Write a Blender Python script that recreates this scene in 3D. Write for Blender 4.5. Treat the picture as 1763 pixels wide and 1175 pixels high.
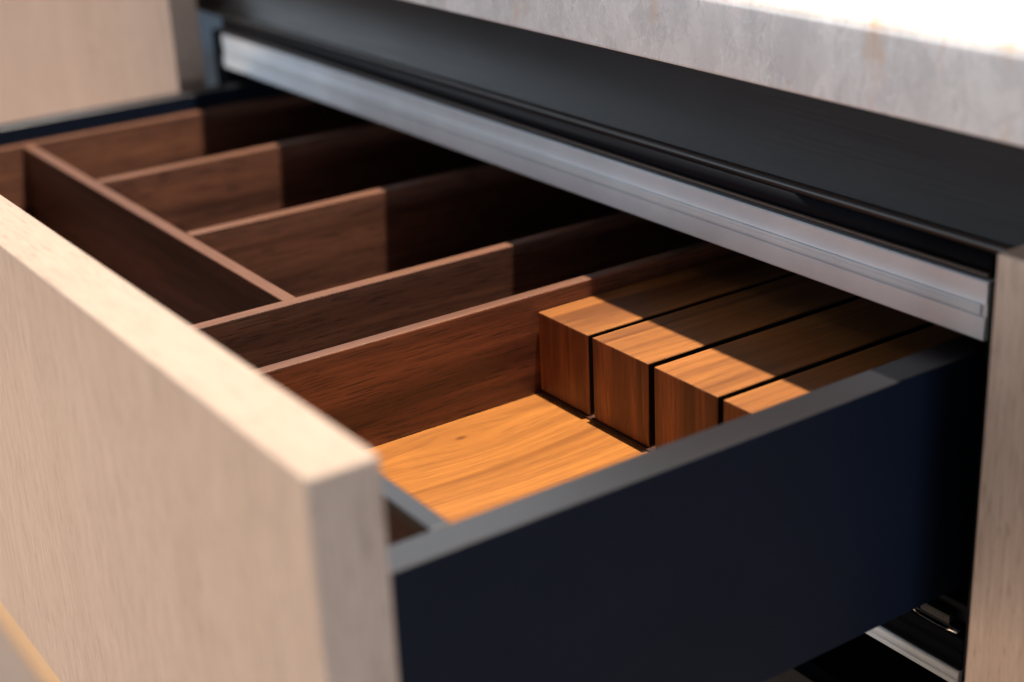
import bpy, bmesh, math, random
from mathutils import Vector
random.seed(7)
scene = bpy.context.scene
for o in list(bpy.data.objects): bpy.data.objects.remove(o)
C = scene.collection
R = math.radians

# ------------------------------------------------------------------ camera
cam = bpy.data.cameras.new('camera'); camo = bpy.data.objects.new('camera', cam); C.objects.link(camo)
camo.location = (0.29313, -0.13566, 0.16285)
camo.rotation_euler = (R(67.696), R(2.547), R(55.4376))
cam.sensor_fit = 'HORIZONTAL'; cam.sensor_width = 36.0; cam.lens = 2690.56/1763*36
cam.clip_start = 0.01; cam.clip_end = 60
cam.dof.use_dof = True; cam.dof.focus_distance = 0.598; cam.dof.aperture_fstop = 5.6
scene.camera = camo

# ------------------------------------------------------------------ world: soft, even light of the room
w = bpy.data.worlds.new('World'); scene.world = w; w.use_nodes = True
bg = w.node_tree.nodes['Background']; bg.inputs[0].default_value = (0.58, 0.76, 1.0, 1); bg.inputs[1].default_value = 0.11

# ------------------------------------------------------------------ lamps
def aim(o, target):
    d = Vector(target) - o.location
    o.rotation_euler = d.to_track_quat('-Z', 'Y').to_euler()
def lamp(name, kind, loc, target, power, col, **kw):
    l = bpy.data.lights.new(name, kind); l.energy = power; l.color = col
    for k, v in kw.items(): setattr(l, k, v)
    o = bpy.data.objects.new(name, l); C.objects.link(o); o.location = loc; aim(o, target); return o
# hard downlight under the wall cupboard, just behind the counter's front edge
lamp('downlight', 'SPOT', (-0.12, 0.306, 1.14), (-0.12, 0.20, 0), 138, (1.0, 0.86, 0.71), spot_size=R(125), spot_blend=0.5, shadow_soft_size=0.011)
# broad soft lamp in the room in front
lamp('ceiling_lamp', 'AREA', (-0.15, -0.92, 1.62), (-0.2, 0.25, -0.05), 1.0, (1.0, 0.82, 0.70), shape='DISK', size=0.30)
# window far in front and to the left of the run
lamp('window_light', 'AREA', (-2.0, -2.4, 0.28), (-0.3, 0.2, 0.0), 36, (0.84, 0.92, 1.0), shape='RECTANGLE', size=1.4, size_y=0.6)
# low cool area lamp added on the right to brighten the end faces
lamp('side_fill_lamp', 'AREA', (2.6, -0.5, -0.15), (0.0, 0.1, -0.1), 31, (0.80, 0.90, 1.0), shape='RECTANGLE', size=1.2, size_y=0.8)
# area lamp added low in front, standing in for warm floor bounce
lamp('floor_bounce_lamp', 'AREA', (-0.9, -0.95, -0.82), (-0.6, 0.237, -0.35), 21, (1.0, 0.63, 0.34), shape='RECTANGLE', size=2.6, size_y=0.7)
# two unseen area lamps added on the left for reflections in the metal
lamp('left_reflection_lamp', 'AREA', (-2.5, -0.5, 0.72), (-0.4, 0.25, 0.0), 5.5, (0.80, 0.90, 1.0), shape='RECTANGLE', size=0.8, size_y=0.7)
lamp('far_reflection_lamp', 'AREA', (-2.4, 1.15, 1.45), (-0.1, 0.05, -0.05), 8, (0.90, 0.95, 1.0), shape='RECTANGLE', size=1.1, size_y=0.9)

vs = scene.view_settings
vs.view_transform = 'Standard'; vs.look = 'None'; vs.exposure = 0.0; vs.gamma = 1.0; vs.use_curve_mapping = False
scene.render.engine = 'CYCLES'

# ------------------------------------------------------------------ materials
def newmat(name):
    m = bpy.data.materials.new(name); m.use_nodes = True
    nt = m.node_tree; b = nt.nodes['Principled BSDF']
    return m, nt, b
class G:
    def __init__(s, nt): s.nt = nt
    def n(s, t, **kw):
        x = s.nt.nodes.new(t)
        for k, v in kw.items(): setattr(x, k, v)
        return x
    def put(s, sock, v):
        if isinstance(v, bpy.types.NodeSocket): s.nt.links.new(v, sock)
        else: sock.default_value = v
    def math(s, op, a, b=0.0, c=None, clamp=False):
        x = s.n('ShaderNodeMath', operation=op, use_clamp=clamp); s.put(x.inputs[0], a); s.put(x.inputs[1], b)
        if c is not None: s.put(x.inputs[2], c)
        return x.outputs[0]
    def vmath(s, op, a, b=None):
        x = s.n('ShaderNodeVectorMath', operation=op); s.put(x.inputs[0], a)
        if b is not None: s.put(x.inputs[1], b)
        return x.outputs[1] if op in ('LENGTH', 'DISTANCE') else x.outputs[0]
    def noise(s, vec, scale, detail=2.0, rough=0.5, dist=0.0):
        x = s.n('ShaderNodeTexNoise'); s.put(x.inputs['Vector'], vec); x.inputs['Scale'].default_value = scale
        x.inputs['Detail'].default_value = detail; x.inputs['Roughness'].default_value = rough; x.inputs['Distortion'].default_value = dist
        return x.outputs[0]
    def ramp(s, f, stops, interp='LINEAR'):
        x = s.n('ShaderNodeValToRGB'); r = x.color_ramp; r.interpolation = interp
        while len(r.elements) < len(stops): r.elements.new(0.5)
        for e, (p, c) in zip(r.elements, stops):
            e.position = p; e.color = (c, c, c, 1) if isinstance(c, (int, float)) else (*c, 1)
        s.put(x.inputs[0], f); return x.outputs[0]
    def mix(s, f, a, b, mode='MIX'):
        x = s.n('ShaderNodeMix', data_type='RGBA', blend_type=mode); s.put(x.inputs[0], f)
        s.put(x.inputs[6], (*a, 1) if isinstance(a, tuple) else a); s.put(x.inputs[7], (*b, 1) if isinstance(b, tuple) else b)
        return x.outputs[2]
    def bump(s, h, strength, dist):
        x = s.n('ShaderNodeBump'); x.inputs['Strength'].default_value = strength; x.inputs['Distance'].default_value = dist
        s.put(x.inputs['Height'], h); return x.outputs[0]

def grain_coords(g, axis, stretch):
    tc = g.n('ShaderNodeTexCoord').outputs['Object']
    rnd = g.n('ShaderNodeObjectInfo').outputs['Random']
    off = g.n('ShaderNodeCombineXYZ'); r7 = g.math('MULTIPLY', rnd, 7.3)
    for i in range(3): g.put(off.inputs[i], g.math('MULTIPLY', r7, 1.0 + 0.37*i))
    return tc, off.outputs[0]
def stretched(g, v, axis, k):
    sc = [1.0, 1.0, 1.0]; sc['XYZ'.index(axis)] = k
    return g.vmath('MULTIPLY', v, tuple(sc))

def walnut(name, axis, light, dark, band=1.0, rough=0.42, knot=None, pore=1.0, lin=1.0, swid=190):
    m, nt, b = newmat(name); g = G(nt)
    tc, off = grain_coords(g, axis, 0)
    v0 = tc
    if knot:                                     # fibres swing round a small knot
        d = g.vmath('SUBTRACT', tc, knot)
        dn = g.vmath('MULTIPLY', d, (60.0, 30.0, 0.0))
        l2 = g.math('POWER', g.vmath('LENGTH', dn), 2.0)
        fall = g.math('DIVIDE', 0.9, g.math('ADD', 1.0, l2))
        sep = g.n('ShaderNodeSeparateXYZ'); g.put(sep.inputs[0], d)
        cx = g.n('ShaderNodeCombineXYZ'); g.put(cx.inputs[0], g.math('MULTIPLY', sep.outputs[0], fall))
        v0 = g.vmath('SUBTRACT', tc, cx.outputs[0])
    vo = g.vmath('ADD', v0, off)
    # slow wander of the fibres
    wob = g.n('ShaderNodeTexNoise'); g.put(wob.inputs['Vector'], stretched(g, vo, axis, 0.35)); wob.inputs['Scale'].default_value = 9; wob.inputs['Detail'].default_value = 2
    wv = g.vmath('MULTIPLY', g.vmath('SUBTRACT', wob.outputs['Color'], (0.5, 0.5, 0.5)), (0.022, 0.022, 0.022))
    v = g.vmath('ADD', vo, wv)
    broad = g.noise(stretched(g, v, axis, 0.07), 42, 3, 0.55)
    mid = g.noise(stretched(g, v, axis, 0.05), 150, 4, 0.6)
    fine = g.noise(stretched(g, v, axis, 0.035), 620, 3, 0.65)
    streak = g.noise(stretched(g, v, axis, 0.03), 75, 2, 0.5)
    stripe = g.ramp(g.noise(stretched(g, v, axis, 0.012), swid, 3, 0.6), [(0.45, 0.0), (0.62, 1.0)])
    pores = g.noise(stretched(g, v, axis, 0.04), 1450, 2, 0.6)
    t = g.math('ADD', g.math('MULTIPLY', broad, 0.55*band), g.math('ADD', g.math('MULTIPLY', mid, 0.38), g.math('MULTIPLY', fine, 0.26)))
    t = g.math('ADD', t, 0.55*(1-band)*0.5)
    t = g.ramp(t, [(0.47, 0.0), (0.72, 1.0)])
    lines = g.noise(stretched(g, v, axis, 0.018), 240, 3, 0.68)
    lines = g.ramp(lines, [(0.46, 0.0), (0.66, 1.0)])
    md = tuple((a*0.5+c*0.5) for a, c in zip(light, dark))
    col = g.mix(t, light, md)
    col = g.mix(g.math('MULTIPLY', lines, 0.62*lin), col, tuple(a*0.25+c*0.75 for a, c in zip(light, dark)))
    col = g.mix(g.math('MULTIPLY', stripe, 0.55*lin), col, tuple(a*0.35+c*0.65 for a, c in zip(light, dark)))
    st = g.ramp(streak, [(0.53, 0.0), (0.64, 1.0)])
    col = g.mix(g.math('MULTIPLY', st, 0.75*band), col, dark)
    col = g.mix(g.math('MULTIPLY', g.ramp(pores, [(0.53, 0.0), (0.63, 1.0)]), 0.62*pore), col, tuple(c*0.38 for c in dark))
    flick = g.noise(stretched(g, v, axis, 0.6), 260, 3, 0.6)
    col = g.mix(0.25, col, g.ramp(flick, [(0.3, 0.72), (0.7, 1.0)]), 'MULTIPLY')
    if knot:
        d2 = g.vmath('LENGTH', g.vmath('MULTIPLY', g.vmath('ADD', d, g.vmath('MULTIPLY', g.vmath('SUBTRACT', g.n('ShaderNodeTexNoise').outputs['Color'], (0.5,0.5,0.5)), (0.001,0.001,0))), (520.0, 300.0, 0.0)))
        col = g.mix(g.ramp(d2, [(0.25, 0.85), (1.0, 0.0)]), col, tuple(c*0.5 for c in dark))
        halo = g.vmath('LENGTH', g.vmath('MULTIPLY', d, (95.0, 30.0, 0.0)))
        col = g.mix(g.ramp(halo, [(0.0, 0.45), (1.0, 0.0)]), col, dark)
    g.put(b.inputs['Base Color'], col)
    g.put(b.inputs['Roughness'], g.math('ADD', rough-0.05, g.math('MULTIPLY', fine, 0.16)))
    b.inputs['Specular IOR Level'].default_value = 0.38
    h = g.math('SUBTRACT', g.math('MULTIPLY', fine, 0.5), g.ramp(pores, [(0.58, 0.0), (0.72, 1.0)]))
    g.put(b.inputs['Normal'], g.bump(h, 0.28, 0.0003))
    return m

def oak(name, axis, light=(0.59, 0.452, 0.372), dark=(0.435, 0.32, 0.252), rough=0.5):
    m, nt, b = newmat(name); g = G(nt)
    tc, off = grain_coords(g, axis, 0)
    vo = g.vmath('ADD', tc, off)
    wob = g.n('ShaderNodeTexNoise'); g.put(wob.inputs['Vector'], stretched(g, vo, axis, 0.4)); wob.inputs['Scale'].default_value = 6
    v = g.vmath('ADD', vo, g.vmath('MULTIPLY', g.vmath('SUBTRACT', wob.outputs['Color'], (0.5, 0.5, 0.5)), (0.012, 0.012, 0.012)))
    broad = g.noise(stretched(g, v, axis, 0.06), 38, 3, 0.55)
    mid = g.noise(stretched(g, v, axis, 0.06), 520, 3, 0.65)
    fine = g.noise(stretched(g, v, axis, 0.06), 950, 3, 0.65)
    pores = g.noise(stretched(g, v, axis, 0.07), 1250, 2, 0.6)
    t = g.math('ADD', g.math('MULTIPLY', broad, 0.24), g.math('ADD', g.math('MULTIPLY', mid, 0.42), g.math('MULTIPLY', fine, 0.44)))
    col = g.mix(g.ramp(t, [(0.42, 0.0), (0.70, 1.0)]), light, dark)
    col = g.mix(g.math('MULTIPLY', g.ramp(pores, [(0.56, 0.0), (0.68, 1.0)]), 0.55), col, tuple(c*0.55 for c in dark))
    g.put(b.inputs['Base Color'], col); b.inputs['Roughness'].default_value = rough
    b.inputs['Specular IOR Level'].default_value = 0.32
    g.put(b.inputs['Normal'], g.bump(g.math('SUBTRACT', fine, pores), 0.22, 0.0003))
    return m

def satin(name, col, rough, metal=0.0, spec=0.5, grain=None, speck=0.0):
    m, nt, b = newmat(name); g = G(nt)
    tc = g.n('ShaderNodeTexCoord').outputs['Object']
    n1 = g.noise(tc, 14, 4, 0.6)
    g.put(b.inputs['Base Color'], g.mix(g.ramp(n1, [(0.3, 0.0), (0.7, 1.0)]), tuple(c*0.88 for c in col), tuple(min(1, c*1.1) for c in col)))
    r = g.math('ADD', rough-0.04, g.math('MULTIPLY', n1, 0.08))
    if speck:
        vd = g.n('ShaderNodeTexVoronoi'); g.put(vd.inputs['Vector'], tc); vd.inputs['Scale'].default_value = 260
        sx = g.n('ShaderNodeSeparateXYZ'); g.put(sx.inputs[0], vd.outputs['Color'])
        d = g.math('MULTIPLY', g.ramp(vd.outputs['Distance'], [(0.04, 1.0), (0.09, 0.0)]), g.ramp(sx.outputs[0], [(0.86, 0.0), (1.0, 0.8)]))
        old = b.inputs['Base Color'].links[0].from_socket
        smear = g.ramp(g.noise(g.vmath('MULTIPLY', tc, (1.0, 0.5, 1.0)), 9, 5, 0.65), [(0.45, 0.0), (0.75, 1.0)])
        r = g.math('ADD', r, g.math('MULTIPLY', smear, 0.12))
        g.put(b.inputs['Base Color'], g.mix(g.math('MULTIPLY', d, 0.5*speck), old, (0.16, 0.15, 0.14)))
    if grain:
        fl = g.noise(stretched(g, tc, grain, 0.01), 1800, 2, 0.6)
        r = g.math('ADD', r, g.math('MULTIPLY', g.math('SUBTRACT', fl, 0.5), 0.22))
        g.put(b.inputs['Normal'], g.bump(fl, 0.06, 0.0002))
    else:
        g.put(b.inputs['Normal'], g.bump(g.noise(tc, 2600, 2, 0.5), 0.05, 0.0002))
    g.put(b.inputs['Roughness'], r); b.inputs['Metallic'].default_value = metal
    b.inputs['Specular IOR Level'].default_value = spec
    return m

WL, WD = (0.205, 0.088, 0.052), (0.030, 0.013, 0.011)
M = {}
M['walnut_y'] = walnut('walnut_wall', 'Y', WL, WD)
M['walnut_edge'] = walnut('walnut_edge_band', 'Y', (0.225, 0.105, 0.062), (0.13, 0.058, 0.036), rough=0.5, pore=0.4)
M['walnut_edge_x'] = walnut('walnut_edge_band_cross', 'X', (0.225, 0.105, 0.062), (0.13, 0.058, 0.036), rough=0.5, pore=0.4)
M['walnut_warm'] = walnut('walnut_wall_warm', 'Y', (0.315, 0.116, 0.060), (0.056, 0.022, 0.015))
M['walnut_x'] = walnut('walnut_cross', 'X', WL, WD)
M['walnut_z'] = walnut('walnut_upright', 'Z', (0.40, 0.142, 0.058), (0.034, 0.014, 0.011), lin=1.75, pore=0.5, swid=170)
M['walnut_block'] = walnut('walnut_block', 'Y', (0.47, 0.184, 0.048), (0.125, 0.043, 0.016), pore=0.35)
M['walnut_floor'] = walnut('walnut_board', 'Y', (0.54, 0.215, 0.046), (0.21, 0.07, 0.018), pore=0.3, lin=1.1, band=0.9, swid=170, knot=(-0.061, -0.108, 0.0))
M['oak_z'] = oak('pale_oak_upright', 'Z')
M['oak_x'] = oak('pale_oak_along', 'X', (0.515, 0.412, 0.343), (0.44, 0.34, 0.275))
M['plinth'] = oak('oak_with_floor_light', 'X', (0.78, 0.55, 0.33), (0.68, 0.46, 0.26))  # oak made more orange, warm floor light put into its colour
M['black'] = satin('black_satin_metal', (0.0038, 0.0072, 0.0165), 0.42, spec=0.11, speck=1.0)
M['grey_edge'] = satin('grey_metal_edge', (0.0105, 0.0105, 0.0145), 0.36, spec=0.8)
M['channel'] = satin('black_anodised', (0.0125, 0.012, 0.0135), 0.40, spec=0.45, grain='X')
M['carcass'] = satin('black_carcass', (0.006, 0.008, 0.012), 0.6, spec=0.03)
M['fascia'] = satin('black_fascia', (0.0075, 0.0085, 0.012), 0.5, spec=0.10, grain='X')
M['alu'] = satin('anodised_aluminium', (0.70, 0.77, 0.84), 0.48, metal=0.35, grain='X')
M['strip'] = satin('grey_insert_strip', (0.68, 0.74, 0.79), 0.5, spec=0.4, grain='X')
M['brown'] = satin('brown_edge', (0.055, 0.036, 0.026), 0.45, spec=0.4)
M['slot'] = satin('dark_slot_face', (0.012, 0.010, 0.010), 0.8, spec=0.1)  # block sides within the gaps, coloured near black
M['steel'] = satin('bright_steel', (0.80, 0.77, 0.72), 0.25, metal=1.0)
M['grey_plastic'] = satin('dark_grey_plastic', (0.010, 0.013, 0.019), 0.5)

def quartzite():
    m, nt, b = newmat('pale_quartzite'); g = G(nt)
    tc = g.n('ShaderNodeTexCoord').outputs['Object']
    wob = g.n('ShaderNodeTexNoise'); g.put(wob.inputs['Vector'], tc); wob.inputs['Scale'].default_value = 22; wob.inputs['Detail'].default_value = 4
    v = g.vmath('ADD', tc, g.vmath('MULTIPLY', g.vmath('SUBTRACT', wob.outputs['Color'], (0.5,0.5,0.5)), (0.018,0.018,0.018)))
    vs_ = g.vmath('MULTIPLY', v, (1.0, 1.0, 0.42))
    cl = g.noise(vs_, 38, 5, 0.62)
    cl2 = g.noise(vs_, 120, 4, 0.6)
    col = g.mix(g.ramp(cl, [(0.32, 0.0), (0.68, 1.0)]), (0.735, 0.705, 0.695), (0.93, 0.885, 0.86))
    col = g.mix(g.math('MULTIPLY', g.ramp(cl2, [(0.45, 0.0), (0.7, 1.0)]), 0.35), col, (0.90, 0.87, 0.85))
    cell = g.n('ShaderNodeTexVoronoi'); g.put(cell.inputs['Vector'], g.vmath('MULTIPLY', v, (1.0, 0.9, 0.55))); cell.inputs['Scale'].default_value = 140
    cs = g.n('ShaderNodeSeparateXYZ'); g.put(cs.inputs[0], cell.outputs['Color'])
    col = g.mix(0.6, col, g.ramp(cs.outputs[0], [(0.0, 0.76), (1.0, 1.0)]), 'MULTIPLY')
    def veins(scale, width, seed, st):
        n = g.noise(g.vmath('ADD', g.vmath('MULTIPLY', v, st), (seed, seed*2, seed*0.7)), scale, 3, 0.55, 0.6)
        return g.ramp(g.math('ABSOLUTE', g.math('SUBTRACT', n, 0.5)), [(0.0, 1.0), (width, 0.0)])
    brk = g.ramp(g.noise(tc, 60, 2, 0.5), [(0.44, 0.0), (0.60, 1.0)])
    brk2 = g.ramp(g.noise(tc, 33, 2, 0.5), [(0.42, 0.0), (0.62, 1.0)])
    col = g.mix(g.math('MULTIPLY', g.math('MULTIPLY', veins(85, 0.010, 3.1, (1.0, 0.8, 0.55)), brk), 0.9), col, (0.97, 0.95, 0.93))
    col = g.mix(g.math('MULTIPLY', g.math('MULTIPLY', veins(40, 0.008, 9.7, (1.0, 0.8, 0.5)), brk2), 0.95), col, (0.97, 0.94, 0.91))
    col = g.mix(g.math('MULTIPLY', g.math('MULTIPLY', veins(48, 0.02, 21.3, (1.0, 0.8, 0.4)), brk), 0.35), col, (0.48, 0.45, 0.45))
    col = g.mix(g.math('MULTIPLY', g.math('MULTIPLY', veins(190, 0.022, 5.5, (1.0, 0.8, 0.7)), brk2), 0.7), col, (0.97, 0.95, 0.94))
    col = g.mix(g.math('MULTIPLY', veins(120, 0.014, 14.2, (0.8, 0.8, 0.9)), 0.4), col, (0.56, 0.52, 0.515))
    rust = g.ramp(g.noise(vs_, 55, 3, 0.6), [(0.60, 0.0), (0.72, 1.0)])
    col = g.mix(g.math('MULTIPLY', rust, 0.6), col, (0.72, 0.46, 0.27))
    g.put(b.inputs['Base Color'], col); b.inputs['Roughness'].default_value = 0.28
    b.inputs['Subsurface Weight'].default_value = 0.2; b.inputs['Subsurface Radius'].default_value = (1.0, 0.72, 0.5); b.inputs['Subsurface Scale'].default_value = 0.006
    g.put(b.inputs['Normal'], g.bump(g.noise(tc, 300, 3, 0.6), 0.05, 0.0005))
    return m
M['stone'] = quartzite()

def floor_mat():
    m, nt, b = newmat('warm_floor_boards'); g = G(nt)
    tc = g.n('ShaderNodeTexCoord').outputs['Object']
    n1 = g.noise(stretched(g, tc, 'X', 0.08), 30, 4, 0.6)
    g.put(b.inputs['Base Color'], g.mix(g.ramp(n1, [(0.3, 0.0), (0.7, 1.0)]), (0.58, 0.53, 0.49), (0.68, 0.63, 0.59)))
    b.inputs['Roughness'].default_value = 0.5
    return m
M['floor'] = floor_mat()

# ------------------------------------------------------------------ building helpers (all sizes in millimetres, written into metres)
def tag(o, label, cat, group=None):
    o['label'] = label; o['category'] = cat
    if group: o['group'] = group
    return o
def empty(name, loc):
    o = bpy.data.objects.new(name, None); o.empty_display_size = 0.02; C.objects.link(o); o.location = Vector(loc)/1000; return o
def link(name, bm, mat, centre, parent=None, smooth=False):
    me = bpy.data.meshes.new(name); bm.to_mesh(me); bm.free()
    mats = mat if isinstance(mat, (list, tuple)) else [mat]
    for mm in mats: me.materials.append(mm)
    if smooth:
        for p in me.polygons: p.use_smooth = True
    o = bpy.data.objects.new(name, me); C.objects.link(o)
    o.location = Vector(centre)/1000
    if parent:
        base = Vector((0, 0, 0)); q = parent
        while q: base += q.location; q = q.parent
        o.parent = parent; o.location = o.location - base
    return o
def box_bm(x0, x1, y0, y1, z0, z1, bev=0.4, seg=2):
    c = Vector(((x0+x1)/2, (y0+y1)/2, (z0+z1)/2)); bm = bmesh.new()
    bmesh.ops.create_cube(bm, size=1.0)
    for v in bm.verts: v.co = Vector((v.co.x*(x1-x0), v.co.y*(y1-y0), v.co.z*(z1-z0)))/1000
    if bev: bmesh.ops.bevel(bm, geom=list(bm.edges), offset=bev/1000, segments=seg, affect='EDGES', profile=0.5)
    return bm, c
def box(name, x0, x1, y0, y1, z0, z1, mat, parent=None, bev=0.4, seg=2, topmat=None, sidemat=None, slotmat=None):
    bm, c = box_bm(x0, x1, y0, y1, z0, z1, bev, seg)
    mats = [M[mat]]
    if topmat:
        mats.append(M[topmat])
        for f in bm.faces:
            if f.normal.z > 0.4: f.material_index = 1
    if sidemat:
        mats.append(M[sidemat]); k = len(mats)-1
        for f in bm.faces:
            if f.normal.y < -0.75: f.material_index = k
    if slotmat:
        mats.append(M[slotmat]); k = len(mats)-1
        for f in bm.faces:
            if abs(f.normal.x) > 0.95: f.material_index = k
    return link(name, bm, mats, c, parent)
def extrude(name, prof, x0, x1, mat, parent=None, smooth_angle=None):
    """closed YZ outline (mm) pulled along X"""
    cy = sum(p[0] for p in prof)/len(prof); cz = sum(p[1] for p in prof)/len(prof)
    c = Vector(((x0+x1)/2, cy, cz)); bm = bmesh.new(); h = (x1-x0)/2000
    a = [bm.verts.new((-h, (y-cy)/1000, (z-cz)/1000)) for y, z in prof]
    b_ = [bm.verts.new((h, (y-cy)/1000, (z-cz)/1000)) for y, z in prof]
    n = len(prof)
    for i in range(n):
        f = bm.faces.new((a[i], a[(i+1) % n], b_[(i+1) % n], b_[i])); f.smooth = True
    bm.faces.new(a[::-1]); bm.faces.new(b_)
    bmesh.ops.recalc_face_normals(bm, faces=list(bm.faces))
    for e in bm.edges:
        if len(e.link_faces) == 2 and e.calc_face_angle(0) > R(38): e.smooth = False
    return link(name, bm, M[mat], c, parent)
def arc(cy, cz, r, a0, a1, n=8):
    return [(cy + r*math.cos(R(a0+(a1-a0)*i/n)), cz + r*math.sin(R(a0+(a1-a0)*i/n))) for i in range(n+1)]

# ------------------------------------------------------------------ setting
bm = bmesh.new(); bmesh.ops.create_grid(bm, x_segments=1, y_segments=1, size=4.0)
fl = link('floor', bm, M['floor'], (-500, -1500, -850)); fl['kind'] = 'structure'

# ------------------------------------------------------------------ countertop: rounded stone slab
YC = 236.0; ZB = 34.6; ZT = 66.5; r = 6.5
prof = [(840, ZB)] + [(840, ZT)] + [(q, z) for q, z in arc(YC+r, ZT-r, r, 90, 180, 8)] + [(q, z) for q, z in arc(YC+1.6, ZB+1.6, 1.6, 180, 270, 4)]
ct = extrude('countertop', prof, -1150, 620, 'stone')
tag(ct, 'thick pale grey veined stone countertop above the drawers', 'countertop')

# ------------------------------------------------------------------ cabinet carcass with its black grip channel and metal rails
cab = empty('kitchen_cabinet', (-320, 400, -850))
tag(cab, 'black cabinet body with grip channel and aluminium rail around the open drawer', 'cabinet')
for x0, x1 in ((-21.0, -1.5), (-637, -621.6)):
    box('side_panel', x0, x1, 263.5, 800, -800, -22.0, 'carcass', cab, 0.3)
box('back_panel', -621, -21.6, 780, 798, -800, 30, 'carcass', cab, 0.3)
box('base_panel', -621, -21.6, 270, 779, -800, -782, 'carcass', cab, 0.3)
# J-shaped grip channel: rear wall, swept floor, raised front lip, front face, small lower flange
ylip = 262.3
inner = [(289, 34)] + arc(ylip+2.0, -10.2, 2.0, 45, 235, 12)
outer = [(ylip+2.6, -11.9), (ylip+5.2, -12.2), (ylip+5.2, -9.0), (291.4, 34)]
extrude('fascia', [(ylip+1.7, -12.6), (ylip+1.7, -18.9), (ylip+2.3, -19.3), (ylip+2.3, -21.6), (ylip+6.0, -21.6), (ylip+6.0, -12.6)], -621, -22, 'fascia', cab)
extrude('grip_channel', inner+outer, -700, 600, 'channel', cab)
extrude('edge_bead', arc(ylip+0.9, -20.0, 0.85, 0, 360, 12)[:-1], -621, -22, 'brown', cab)  # thin brown bead just above the rail
def rail(x0, x1, zt, zb, y, parent, full=True):
    h = zt-zb
    if full:
        g1, g2 = zt-0.39*h, zt-0.59*h
        p = [(y+6, zt), (y+0.5, zt), (y, zt-0.5), (y+0.18, zt-0.12*h), (y+0.26, zt-0.22*h), (y+0.18, zt-0.33*h), (y, g1+0.25), (y+0.7, g1-0.05), (y+0.7, g2+0.05), (y-0.1, g2-0.3), (y-0.25, zb+0.6), (y+0.3, zb), (y+6, zb)]
    else:
        p = [(y+6, zt), (y+0.8, zt), (y+0.2, zt-0.6), (y, zt-0.48*h), (y+0.5, zt-0.52*h), (y, zt-0.56*h), (y, zb+0.5), (y+0.5, zb), (y+6, zb)]
    o = extrude('aluminium_rail', p, x0, x1, 'alu', parent)
    if full:
        m_ = (g1+g2)/2
        s = [(y+0.66, g1-0.1), (y+0.15, g1-0.2), (y-0.12, g1-0.6), (y-0.20, m_+0.4), (y-0.08, m_+0.15), (y-0.22, m_-0.1), (y-0.22, g2+0.7), (y, g2+0.25), (y+0.66, g2+0.12)]
        extrude('insert_strip', s, x0+2.2, x1-2.2, 'strip', o)
    return o
rail(-620.8, -21.7, -22.1, -43.2, ylip, cab)
box('cross_rail', -620.9, -21.6, 268.4, 330, -43.0, -22.2, 'carcass', cab, 0.2)
# lower channel between this drawer and the next one down
p2 = [(ylip+1.5, -161), (ylip+0.9, -161.6), (ylip+1.6, -162.4), (ylip+1.6, -167.0), (ylip+0.9, -167.6), (ylip+1.6, -168.4), (ylip+1.6, -172.6), (ylip+0.6, -173.2), (ylip+0.6, -174.3), (ylip+30, -174.3), (ylip+30, -161)]
extrude('lower_channel', p2, -620.9, -21.6, 'carcass', cab)
rail(-620.8, -21.7, -174.5, -181.4, ylip, cab, full=False)
extrude('lower_channel', [(ylip+3, -181.6), (ylip+24, -190), (ylip+24, -232), (ylip+3, -236), (ylip+26, -236), (ylip+26, -181.6)], -620.9, -21.6, 'carcass', cab)
box('drawer_runner', -42, -22.2, 266, 620, -157.0, -148.5, 'carcass', cab, 0.8)
rn = box('runner_bracket', -43.5, -22.4, 262.4, 300, -158.2, -156.9, 'black', cab, 0.3)
# ribbed grey catch and bright wire at the runner's front
def wire(name, pts, rad, mat, parent):
    bm = bmesh.new(); cpt = Vector(pts[len(pts)//2]); rings = []
    for q in pts:
        rings.append([bm.verts.new(((q[0]-cpt.x)/1000, (q[1]-cpt.y+rad*math.cos(a))/1000, (q[2]-cpt.z+rad*math.sin(a))/1000)) for a in [2*math.pi*k/8 for k in range(8)]])
    for a, b_ in zip(rings, rings[1:]):
        for k in range(8): bm.faces.new((a[k], a[(k+1) % 8], b_[(k+1) % 8], b_[k]))
    bm.faces.new(rings[0][::-1]); bm.faces.new(rings[-1])
    bmesh.ops.recalc_face_normals(bm, faces=list(bm.faces))
    return link(name, bm, M[mat], cpt, parent, smooth=True)
wire('wire_end', [(-44.4, 261.2, -156.2), (-43.3, 261.0, -157.0), (-42.0, 261.0, -157.8)], 0.5, 'steel', rn)
wire('spring_wire', [(-42.0, 261.0, -157.8), (-40.0, 261.0, -158.3), (-33.0, 261.0, -158.5), (-27.0, 261.0, -158.2)], 0.3, 'grey_plastic', rn)
wire('wire_end', [(-27.0, 261.0, -158.2), (-25.5, 261.0, -157.6), (-22.3, 261.0, -157.3)], 0.65, 'steel', rn)
ct_ = box('catch', -40.5, -27.0, 261.6, 265.5, -156.4, -152.8, 'grey_plastic', cab, 0.4)
for k in range(14): box('rib', -40.0+0.92*k, -39.55+0.92*k, 261.25, 261.57, -156.0, -153.2, 'grey_plastic', ct_, 0.1, 1)

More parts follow.
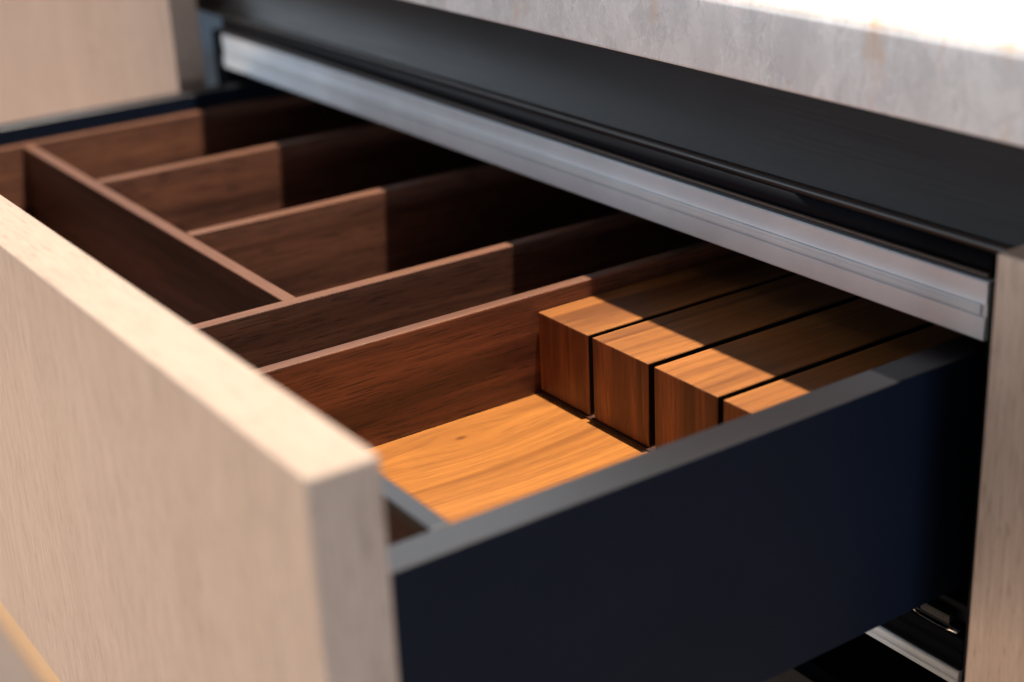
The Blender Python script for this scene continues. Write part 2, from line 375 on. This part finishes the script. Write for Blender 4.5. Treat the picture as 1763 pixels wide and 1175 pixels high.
# ------------------------------------------------------------------ closed doors / fronts next to the open drawer
pr = box('cabinet_door', 0.8, 560, 237.3, 257.3, -845, 0, 'oak_z', None, 0.7, 3, topmat='oak_x')
tag(pr, 'closed pale wood cabinet front at the right edge of the picture', 'cabinet door')
pl = box('cabinet_door', -2100, -638.6, 237.3, 256.2, -752, 14, 'oak_z', None, 0.7, 3, topmat='oak_x')
tag(pl, 'closed pale wood cabinet front behind the far left end of the drawer', 'cabinet door')
pk = box('plinth', -2100, -638.6, 237.6, 255, -849, -755, 'plinth', None, 0.5)  # strip added under the door, its colour carries the warm glow there
tag(pk, 'low wood plinth at the floor, coloured with warm floor light, blurred in the bottom left corner', 'plinth')
pb = box('lower_drawer_front', -637, -1.5, 237.3, 257.3, -520, -213, 'oak_z', None, 0.7, 3, topmat='oak_x')
tag(pb, 'closed pale wood drawer front in the shade below the open drawer', 'drawer front')

# ------------------------------------------------------------------ the open drawer
dr = empty('drawer', (-320, 200, -189))
tag(dr, 'open drawer with pale wood front and black metal sides', 'drawer')
XSO, XSI, XLS = -27.8, -41.3, -593.7
ZS, ZSB = -50.4, -143.5
YB = 470.0
box('front_panel', -638, 0, 0, 20, -189.3, 0, 'oak_z', dr, 0.8, 3, topmat='oak_x')
box('side_wall', XSI, XSO, 20.4, YB, ZSB, ZS, 'black', dr, 0.7, 3, topmat='grey_edge')
box('side_wall', XLS-13.5, XLS, 20.4, YB, ZSB, ZS, 'black', dr, 0.7, 3, topmat='grey_edge')
fr = box('inner_front', XLS+0.2, XSI-0.2, 56.2, 61.9, -135, ZS-4.2, 'walnut_x', dr, 0.3)
box('cap_rail', XLS+0.1, XSI-0.1, 55.6, 62.4, ZS-4.0, ZS-0.15, 'grey_edge', fr, 0.4)
box('back_wall', XLS+0.2, XSI-0.2, YB-14, YB-0.5, -135, ZS-1, 'black', dr, 0.5)
box('bottom_panel', XLS+0.2, XSI-0.2, 20.6, YB-0.4, -143.3, -135.2, 'black', dr, 0.3)

# ------------------------------------------------------------------ walnut organiser standing in the drawer
ZL = -60.1; ZF = -103.3; Y0 = 63.2; Y1 = YB-15
og = empty('drawer_organiser', (-390, 260, -135))
tag(og, 'dark walnut divider tray filling the left of the open drawer', 'drawer organiser')
box('base_board', XLS+1.5, -195.6, Y0, Y1, -118, -112, 'walnut_y', og, 0.3)
xs = [(-592.6, -585.4), (-487.2, -480.4), (-371.0, -364.3), (-258.0, -251.8), (-200.6, -194.8)]
for i, (a, b_) in enumerate(xs):
    y0 = Y0 if i in (0, 3, 4) else 124.4
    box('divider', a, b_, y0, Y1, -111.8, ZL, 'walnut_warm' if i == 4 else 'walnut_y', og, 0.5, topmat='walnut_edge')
box('cross_divider', -585.2, -258.2, 117.9, 124.2, -111.8, ZL-0.1, 'walnut_x', og, 0.5, topmat='walnut_edge_x')
box('front_liner', -585.2, -258.2, Y0, Y0+6, -111.8, ZL-0.1, 'walnut_x', og, 0.5, topmat='walnut_edge_x')

# ------------------------------------------------------------------ knife tray: board with four slotted blocks
kt = empty('knife_tray', (-118, 260, -112))
tag(kt, 'walnut knife tray with four upright blocks and a brightly lit board', 'knife tray')
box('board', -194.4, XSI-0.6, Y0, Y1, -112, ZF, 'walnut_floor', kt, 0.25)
box('plinth', -194.2, XSI-0.8, 199.3, Y1-0.6, ZF+0.02, ZF+1.0, 'walnut_x', kt, 0.15)
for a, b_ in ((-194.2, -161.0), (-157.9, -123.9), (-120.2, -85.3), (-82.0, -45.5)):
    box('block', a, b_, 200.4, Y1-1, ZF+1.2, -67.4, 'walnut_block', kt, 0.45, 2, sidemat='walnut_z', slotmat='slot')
